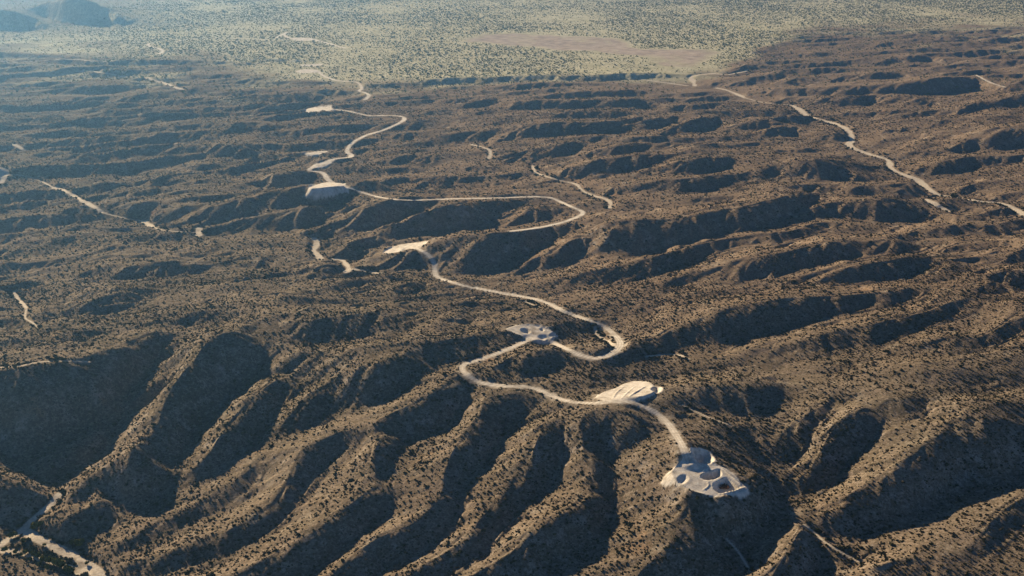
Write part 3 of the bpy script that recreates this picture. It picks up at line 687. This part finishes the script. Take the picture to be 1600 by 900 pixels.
pc = q.mix(q.math('MULTIPLY', q.ramp(v2.outputs['Distance'], .42, .28), .5), pc, (.17, .19, .09))
c = q.mix(q.math('MULTIPLY', pl, .85), c, pc)
pk = q.mix(q.ramp(q.noise(P, .05, 5, .7), .35, .65), (.27, .215, .165), (.44, .355, .28)); c = q.mix(q.attr('pink'), c, pk)
sand = q.mix(q.ramp(q.noise(P, .5, 4, .7), .35, .7), (.44, .37, .28), (.66, .57, .44)); c = q.mix(q.attr('sand'), c, sand)
gr = q.mix(q.ramp(q.noise(P, .28, 6, .75), .36, .66), (.50, .44, .35), (.78, .70, .58)); gr = q.mix(q.ramp(q.noise(P, .09, 6, .8), .5, .7), gr, (.30, .25, .19)); gr = q.mix(q.math('MULTIPLY', q.attr('rut'), .7), gr, (.33, .28, .22)); c = q.mix(q.attr('pale'), c, gr)
q.L(c, b.inputs['Base Color'])
bm = q.n('Bump'); bm.inputs['Strength'].default_value = .55; bm.inputs['Distance'].default_value = .5; q.L(q.noise(P, .9, 3, .7), bm.inputs['Height'])
bst = q.math('SUBTRACT', .6, q.math('MULTIPLY', q.attr('pale'), .4)); q.L(bst, bm.inputs['Strength']); q.L(bm.outputs[0], b.inputs['Normal'])

# ------------------------------------------------------------------ the ground as one surface, cut into its named pieces
def tag(o, label=None, cat=None, group=None, kind=None):
    for k, v in (('label', label), ('category', cat), ('group', group), ('kind', kind)):
        if v: o[k] = v
    return o
dzu = np.gradient(Z, dU, axis=1); dzl = np.gradient(Z, dL, axis=0); nx = -dzu/GY; ny = -(dzl-uu*dzu)/GY
nn = np.stack([nx, ny, np.ones_like(nx)], -1); nn /= np.linalg.norm(nn, axis=-1, keepdims=True)
co = np.stack([GX, GY, Z], -1).reshape(-1, 3).astype(np.float32); nn = nn.reshape(-1, 3).astype(np.float32)
vid = np.arange(ML*MU).reshape(ML, MU)
quads = np.stack([vid[:-1, :-1], vid[:-1, 1:], vid[1:, 1:], vid[1:, :-1]], -1).reshape(-1, 4)
fcls = CLS[:-1, :-1].ravel()
def build_piece(name, sel, label, norm=True):
    f = quads[sel]
    if not len(f): return None
    ids, inv = np.unique(f.ravel(), return_inverse=True); me = bpy.data.meshes.new(name); inv = inv.astype(np.int32)
    me.vertices.add(len(ids)); me.vertices.foreach_set('co', co[ids].ravel())
    me.loops.add(len(inv)); me.loops.foreach_set('vertex_index', inv)
    me.polygons.add(len(f)); me.polygons.foreach_set('loop_start', np.arange(0, len(inv), 4, dtype=np.int32))
    me.update(calc_edges=True)
    for an, ar in (('pale', PALE), ('sand', SAND), ('pink', PINK), ('plain', PLAIN), ('rut', RUT), ('brown', BROWN)):
        at = me.attributes.new(an, 'FLOAT', 'POINT'); at.data.foreach_set('value', ar.ravel()[ids].astype(np.float32))
    me.normals_split_custom_set_from_vertices(nn[ids])
    o = bpy.data.objects.new(name, me); col.objects.link(o); me.materials.append(land)
    return tag(o, label, None, None, 'structure')
for k, (nm, lab) in enumerate(NAMES): build_piece(nm, fcls == k, lab)
# coarse ground beyond, to the horizon and out to the sides
def skirt(name, us, Ls, zf):
    u_, l_ = np.meshgrid(us, Ls); y = np.exp(l_); x = u_*y; z = zf(u_, l_); nl, nu = x.shape
    i = np.arange(nl*nu).reshape(nl, nu); f = np.stack([i[:-1, :-1], i[:-1, 1:], i[1:, 1:], i[1:, :-1]], -1).reshape(-1, 4)
    me = bpy.data.meshes.new(name); me.from_pydata(np.stack([x, y, z], -1).reshape(-1, 3).tolist(), [], f.tolist())
    for an, v in (('pale', 0), ('sand', 0), ('pink', 0), ('plain', 1)):
        at = me.attributes.new(an, 'FLOAT', 'POINT'); at.data.foreach_set('value', np.full(nl*nu, v, np.float32))
    me.polygons.foreach_set('use_smooth', [True]*len(f)); o = bpy.data.objects.new(name, me); col.objects.link(o); me.materials.append(land)
    return tag(o, None, None, None, 'structure')
zend = Z[-1]; usg = np.linspace(U0, U1, MU)
skirt('desert_plain', usg[::8], np.linspace(L1, math.log(26000), 60), lambda u_, l_: np.interp(u_, usg, zend)*np.clip(1-(l_-L1)*2, 0, 1))
for s_ in (-1, 1):
    edge_z = Z[:, 0 if s_ < 0 else -1]; Lg = np.linspace(L0, L1, ML)
    us_ = s_*np.array([.56, .58, .62, .7, .8, 1.0, 1.3, 1.8])
    zf = lambda u_, l_: np.interp(l_, Lg, edge_z)*np.clip(1-(np.abs(u_)-.56)*.6, .3, 1) + fbm(u_*14, l_*22, 3, 8)*np.clip((np.abs(u_)-.56)*200, 0, 14)
    skirt('side_terrain', us_ if s_ > 0 else us_[::-1], np.concatenate([Lg[::10], [L1]]), zf)
# ------------------------------------------------------------------ vegetation
def foliage_mat(name, c0, c1):
    m, nt, b = new_mat(name); q = NB(nt); oi = q.n('ObjectInfo'); P = q.n('NewGeometry').outputs['Position']
    f = q.math('ADD', q.math('MULTIPLY', oi.outputs['Random'], .6), q.math('MULTIPLY', q.noise(P, .8, 2), .4))
    q.L(q.mix(f, c0, c1), b.inputs['Base Color']); return m
m_scrub = foliage_mat('scrub_leaf', (.035, .038, .018), (.10, .09, .045))
m_dry = foliage_mat('dry_scrub', (.09, .068, .038), (.19, .145, .08))
m_green = foliage_mat('tree_leaf', (.15, .165, .07), (.27, .27, .12))
m_river = foliage_mat('river_tree_leaf', (.04, .055, .012), (.17, .15, .03))
m_wood, _, bw = new_mat('wood'); bw.inputs['Base Color'].default_value = (.11, .08, .055, 1)
def clump(name, mat, n, rx, rz, leaf, seed, z0=.0, lobes=4, stems=0):
    r = np.random.default_rng(seed); V = []; F = []
    cs = [(r.uniform(-.45, .45)*rx, r.uniform(-.45, .45)*rx, z0+rz*r.uniform(.35, .7), r.uniform(.45, .75)) for _ in range(lobes)]
    for k in range(n):
        cx, cy, cz, cr = cs[k % lobes]; d = r.normal(size=3); d /= np.linalg.norm(d); rad = cr*r.uniform(.55, 1)**.5
        p = np.array([cx+d[0]*rad*rx*.75, cy+d[1]*rad*rx*.75, max(z0+.03, cz+d[2]*rad*rz*.6)])
        a = r.normal(size=3); a /= np.linalg.norm(a); t = d+.6*r.normal(size=3); bvec = np.cross(t, a); bvec /= np.linalg.norm(bvec)+1e-9; avec = np.cross(bvec, t); avec /= np.linalg.norm(avec)+1e-9
        s = leaf*r.uniform(.6, 1.35); i = len(V)
        V += [p-avec*s-bvec*s*.6, p+avec*s-bvec*s*.5, p+avec*s*.8+bvec*s*.7, p-avec*s*.6+bvec*s*.8]; F.append((i, i+1, i+2, i+3))
    for k in range(stems):
        an = r.uniform(0, 6.28); tip = np.array([math.cos(an)*rx*.5, math.sin(an)*rx*.5, z0+rz*.7]); wd = .03*rx+.02; i = len(V)
        V += [np.array([wd, 0, 0]), np.array([-wd*.5, wd*.8, 0]), np.array([-wd*.5, -wd*.8, 0]), tip]; F += [(i, i+1, i+3), (i+1, i+2, i+3), (i+2, i, i+3)]
    me = bpy.data.meshes.new(name); me.from_pydata([tuple(v) for v in V], [], F); me.materials.append(mat); return me
SRC = [clump('desert_shrub', m_scrub, 70, 1.0, .72, .26, 1, stems=3), clump('desert_shrub', m_scrub, 60, 1.15, .6, .26, 2, lobes=3, stems=3),
       clump('desert_shrub', m_dry, 55, .95, .5, .24, 3, lobes=5, stems=2), clump('desert_shrub', m_scrub, 50, .8, .95, .24, 4, lobes=3, stems=4),
       clump('desert_tree', m_green, 90, 1.0, 1.1, .27, 5, z0=.25, lobes=5, stems=4), clump('desert_tree', m_green, 80, 1.15, .9, .30, 6, z0=.2, lobes=4, stems=4)]
def scatter(N, ya, yb, umax, keep):
    y = np.sqrt(rng.uniform(ya*ya, yb*yb, N)); u = rng.uniform(-umax, umax, N); L = np.log(y); k = rng.uniform(0, 1, N) < keep(u, y, L)
    return u[k], y[k], L[k]
DENS = np.clip(.62+fbm(GX/45, GY/45, 3, 21)*.9, .15, 1)
def keep_at(u, y, L): return DENS_at(u, L)*(sample(OPEN, u, L) < .12)
def DENS_at(u, L): return sample(DENS, u, L)
def area(ya, yb, um): return um*(yb*yb-ya*ya)
sets = []
a1 = area(430, 1050, .50); u, y, L = scatter(int(a1/3.2), 430, 1050, .50, keep_at)
sets.append((u, y, L, np.exp(rng.normal(-.52, .36, len(u))), rng.choice([0, 1, 2, 3], len(u), p=[.32, .26, .27, .15])))
a2 = area(1050, 2000, .50); u, y, L = scatter(int(a2/10), 1050, 2000, .50, keep_at)
sets.append((u, y, L, np.exp(rng.normal(-.3, .35, len(u))), rng.choice([0, 1, 2, 3], len(u), p=[.34, .26, .25, .15])))
a3 = area(2000, 4700, .50); u, y, L = scatter(int(a3/30), 2000, 4700, .50, lambda u, y, L: (sample(OPEN, u, L) < .12)*(.35+.65*sample(PLAIN, u, L))*np.clip(.75+1.3*fbm(u*np.exp(L)/170, np.exp(L)/260, 4, 66), .12, 1)*(1-.6*sample(hill, u, L)))
sets.append((u, y, L, np.exp(rng.normal(-.1, .38, len(u))), rng.choice([0, 4, 5], len(u), p=[.2, .4, .4])))
su = np.concatenate([s[0] for s in sets]); sy = np.concatenate([s[1] for s in sets]); sL = np.concatenate([s[2] for s in sets])
ss = np.concatenate([s[3] for s in sets]); sv_ = np.concatenate([s[4] for s in sets]).astype(np.int32)
# taller growth follows the wash banks
SB = blur(SAND, 12); near_wash = sample(SB, su, sL); ss = ss*(1+np.clip(near_wash*6, 0, .8))
sz = sample(Z, su, sL)-.06; sx = su*sy; srot = rng.uniform(0, 6.28, len(su)).astype(np.float32)
# those that show largest stand as objects of their own
def to_px(x, y, z):
    dz = z-HC; dep = y*cP-dz*sP; return 800+FPX*x/dep, 450-FPX*(y*sP+dz*cP)/dep, dep
px, py, dep = to_px(sx, sy, sz); infr = (px > 5) & (px < 1595) & (py > 5) & (py < 893)
# a shrub counts as seen when nothing of the slope in front hides it
score = np.where(infr, ss/dep, 0); order = np.argsort(-score); chosen = []
for k in order:
    g = sight_ground([px[k]], [py[k]-1.0])[0]
    if abs(g[1]-sy[k]) < 12: chosen.append(k)
    if len(chosen) >= 290: break
chosen = np.array(chosen); rest = np.ones(len(su), bool); rest[chosen] = False
for k in chosen:
    v = int(min(sv_[k], 3)); o = bpy.data.objects.new('desert_shrub', SRC[v]); col.objects.link(o)
    o.location = (sx[k], sy[k], sz[k]); o.rotation_euler[2] = float(srot[k]); o.scale = (float(ss[k]),)*3
    dry = v == 2
    tag(o, 'pale dry desert shrub among many alike on the nearest hill slopes' if dry else 'dark rounded desert shrub among many alike on the nearest hill slopes', 'shrub',
        'pale dry shrubs on the near slopes' if dry else 'dark shrubs on the near slopes')
def points_object(name, idx, variants, label):
    me = bpy.data.meshes.new(name); me.vertices.add(len(idx)); me.vertices.foreach_set('co', np.stack([sx, sy, sz], 1)[idx].astype(np.float32).ravel())
    for an, ty, ar in (('size', 'FLOAT', ss), ('turn', 'FLOAT', srot), ('sort', 'INT', sv_)):
        at = me.attributes.new(an, ty, 'POINT'); at.data.foreach_set('value', ar[idx].astype(np.float32 if ty == 'FLOAT' else np.int32))
    o = bpy.data.objects.new(name, me); col.objects.link(o)
    g = bpy.data.node_groups.new(name, 'GeometryNodeTree'); g.interface.new_socket('Geometry', in_out='INPUT', socket_type='NodeSocketGeometry'); g.interface.new_socket('Geometry', in_out='OUTPUT', socket_type='NodeSocketGeometry')
    N = g.nodes.new; Lk = g.links.new; gi, go = N('NodeGroupInput'), N('NodeGroupOutput'); jn = N('GeometryNodeJoinGeometry')
    def at(nm, ty): x = N('GeometryNodeInputNamedAttribute'); x.data_type = ty; x.inputs['Name'].default_value = nm; return x.outputs[0]
    A_, S_, T_ = at('size', 'FLOAT'), at('turn', 'FLOAT'), at('sort', 'INT')
    cr = N('ShaderNodeCombineXYZ'); Lk(S_, cr.inputs[2]); cs = N('ShaderNodeCombineXYZ')
    for i in range(3): Lk(A_, cs.inputs[i])
    for k, src in variants.items():
        cmp = N('FunctionNodeCompare'); cmp.data_type = 'INT'; cmp.operation = 'EQUAL'; Lk(T_, cmp.inputs[2]); cmp.inputs[3].default_value = k
        oi = N('GeometryNodeObjectInfo'); oi.inputs['Object'].default_value = src; oi.transform_space = 'ORIGINAL'; oi.inputs['As Instance'].default_value = True
        ip = N('GeometryNodeInstanceOnPoints'); Lk(gi.outputs[0], ip.inputs['Points']); Lk(cmp.outputs[0], ip.inputs['Selection']); Lk(oi.outputs['Geometry'], ip.inputs['Instance']); Lk(cr.outputs[0], ip.inputs['Rotation']); Lk(cs.outputs[0], ip.inputs['Scale']); Lk(ip.outputs[0], jn.inputs[0])
    Lk(jn.outputs[0], go.inputs[0]); md = o.modifiers.new('scatter', 'NODES'); md.node_group = g
    tag(o, label, None, None, 'stuff')
# one grown example of each sort stands in the scene and is copied over the rest
proto = {}
for v in range(4): proto[v] = next(o for o in col.objects if o.data == SRC[v])
far = np.where(rest & (sv_ >= 4))[0]; k4 = far[0]; rest[k4] = False; k5 = next(k for k in far[1:] if sv_[k] == 5); rest[k5] = False
for v, k in ((4, k4), (5, k5)):
    o = bpy.data.objects.new('desert_tree', SRC[v]); col.objects.link(o); o.location = (sx[k], sy[k], sz[k]); o.scale = (float(ss[k]),)*3; proto[v] = o
    tag(o, 'small green desert tree among thousands alike on the far plain', 'tree', 'small trees on the far plain')
points_object('desert_scrub', np.where(rest & (sv_ < 4))[0], {v: proto[v] for v in range(4)}, 'countless dark and dry shrubs covering the desert hills')
points_object('scattered_woodland', np.where(rest & (sv_ >= 4))[0], {4: proto[4], 5: proto[5]}, 'countless small green trees dotting the far plain')

# trees along the wash at the canyon mouth, one by one
RT = """25,864,1.5 40,866,1.6 52,869,1.8 60,872,1.9 68,876,2.1 78,881,2.3 88,885,2.9 96,888,2.7 104,893,2.3 112,896,2.0 17,841,1.9 24,838,1.7 36,846,1.4 56,827,2.4 63,823,2.0 70,853,1.0 121,854,2.6 128,850,1.8 113,851,1.6 8,862,1.7 32,869,1.2 75,889,1.4 62,884,1.3 136,882,1.2 47,876,1.2"""
TREE_LAB = {}
crowns = [clump('crown', m_river, 420, 1.25, 1.35, .17, 20+k, z0=.35, lobes=7) for k in range(4)]
def trunk_mesh():
    V, F = [], []
    def limb(p0, p1, r0, r1):
        i = len(V); p0, p1 = np.array(p0), np.array(p1); d = p1-p0; a = np.cross(d, (0, .3, 1.)); a /= np.linalg.norm(a)+1e-9; b_ = np.cross(d, a); b_ /= np.linalg.norm(b_)
        for p, r_ in ((p0, r0), (p1, r1)):
            for t in range(6): V.append(tuple(p+r_*(a*math.cos(t*1.047)+b_*math.sin(t*1.047))))
        for t in range(6): F.append((i+t, i+(t+1) % 6, i+6+(t+1) % 6, i+6+t))
    limb((0, 0, -.1), (.04, .02, .5), .09, .065); limb((.04, .02, .5), (.3, .1, 1.05), .05, .02); limb((.04, .02, .5), (-.25, .15, 1.1), .05, .02); limb((.04, .02, .45), (.02, -.3, 1.0), .045, .02); limb((.04, .02, .5), (.05, .05, 1.3), .05, .015)
    me = bpy.data.meshes.new('trunk'); me.from_pydata(V, [], F); me.materials.append(m_wood); return me
tm = trunk_mesh()
for i, t in enumerate(parse(RT)):
    g = sight_ground([t[0]], [t[1]])[0]; e = bpy.data.objects.new('river_tree', None); col.objects.link(e); e.location = (g[0], g[1], g[2]-.1); e.rotation_euler[2] = i*1.7; e.scale = (t[2],)*3
    big_ = t[2] > 2.2; lab = 'large spreading green tree in the row beside the canyon-mouth wash' if big_ else ('mid-sized olive green tree beside the canyon-mouth wash' if t[2] > 1.55 else 'small bushy green tree beside the canyon-mouth wash')
    tag(e, lab, 'tree', ('large' if big_ else 'mid-sized' if t[2] > 1.55 else 'small')+' trees beside the canyon-mouth wash')
    for nm, me in (('trunk', tm), ('crown', crowns[i % 4])):
        o = bpy.data.objects.new(nm, me); col.objects.link(o); o.parent = e

# heap of rusty cut brush in the sunken corner of the nearest pad
m_rust = foliage_mat('rusty_brush', (.10, .05, .03), (.20, .10, .06))
g = sight_ground([1132], [762])[0]
o = bpy.data.objects.new('brush_pile', clump('brush_pile', m_rust, 260, 4.2, 1.6, .45, 77, lobes=6)); col.objects.link(o); o.location = (g[0], g[1], g[2]-.1)
tag(o, 'rusty brown heap of cut brush in the sunken corner of the nearest pad', 'brush pile')
# ------------------------------------------------------------------ air
HAZE = 6.4e-5
hz = bpy.data.materials.new('haze'); hz.use_nodes = True; nt = hz.node_tree; nt.nodes.remove(nt.nodes['Principled BSDF'])
pv = nt.nodes.new('ShaderNodeVolumePrincipled'); nt.links.new(pv.outputs[0], nt.nodes['Material Output'].inputs['Volume'])
pv.inputs['Density'].default_value = HAZE; pv.inputs['Color'].default_value = (.26, .57, .96, 1); pv.inputs['Anisotropy'].default_value = .74
zb, zt_, xs, y0_, y1_ = float(Z.min())-20, HC+12, 60000, -600, 27000
me = bpy.data.meshes.new('haze'); me.from_pydata([(x, y, z) for z in (zb, zt_) for x, y in ((-xs, y0_), (xs, y0_), (xs, y1_), (-xs, y1_))], [], [(3, 2, 1, 0), (4, 5, 6, 7), (0, 1, 5, 4), (1, 2, 6, 5), (2, 3, 7, 6), (3, 0, 4, 7)])
me.materials.append(hz); ho = bpy.data.objects.new('haze', me); col.objects.link(ho); tag(ho, 'blue desert haze thickening with distance', None, None, 'stuff')
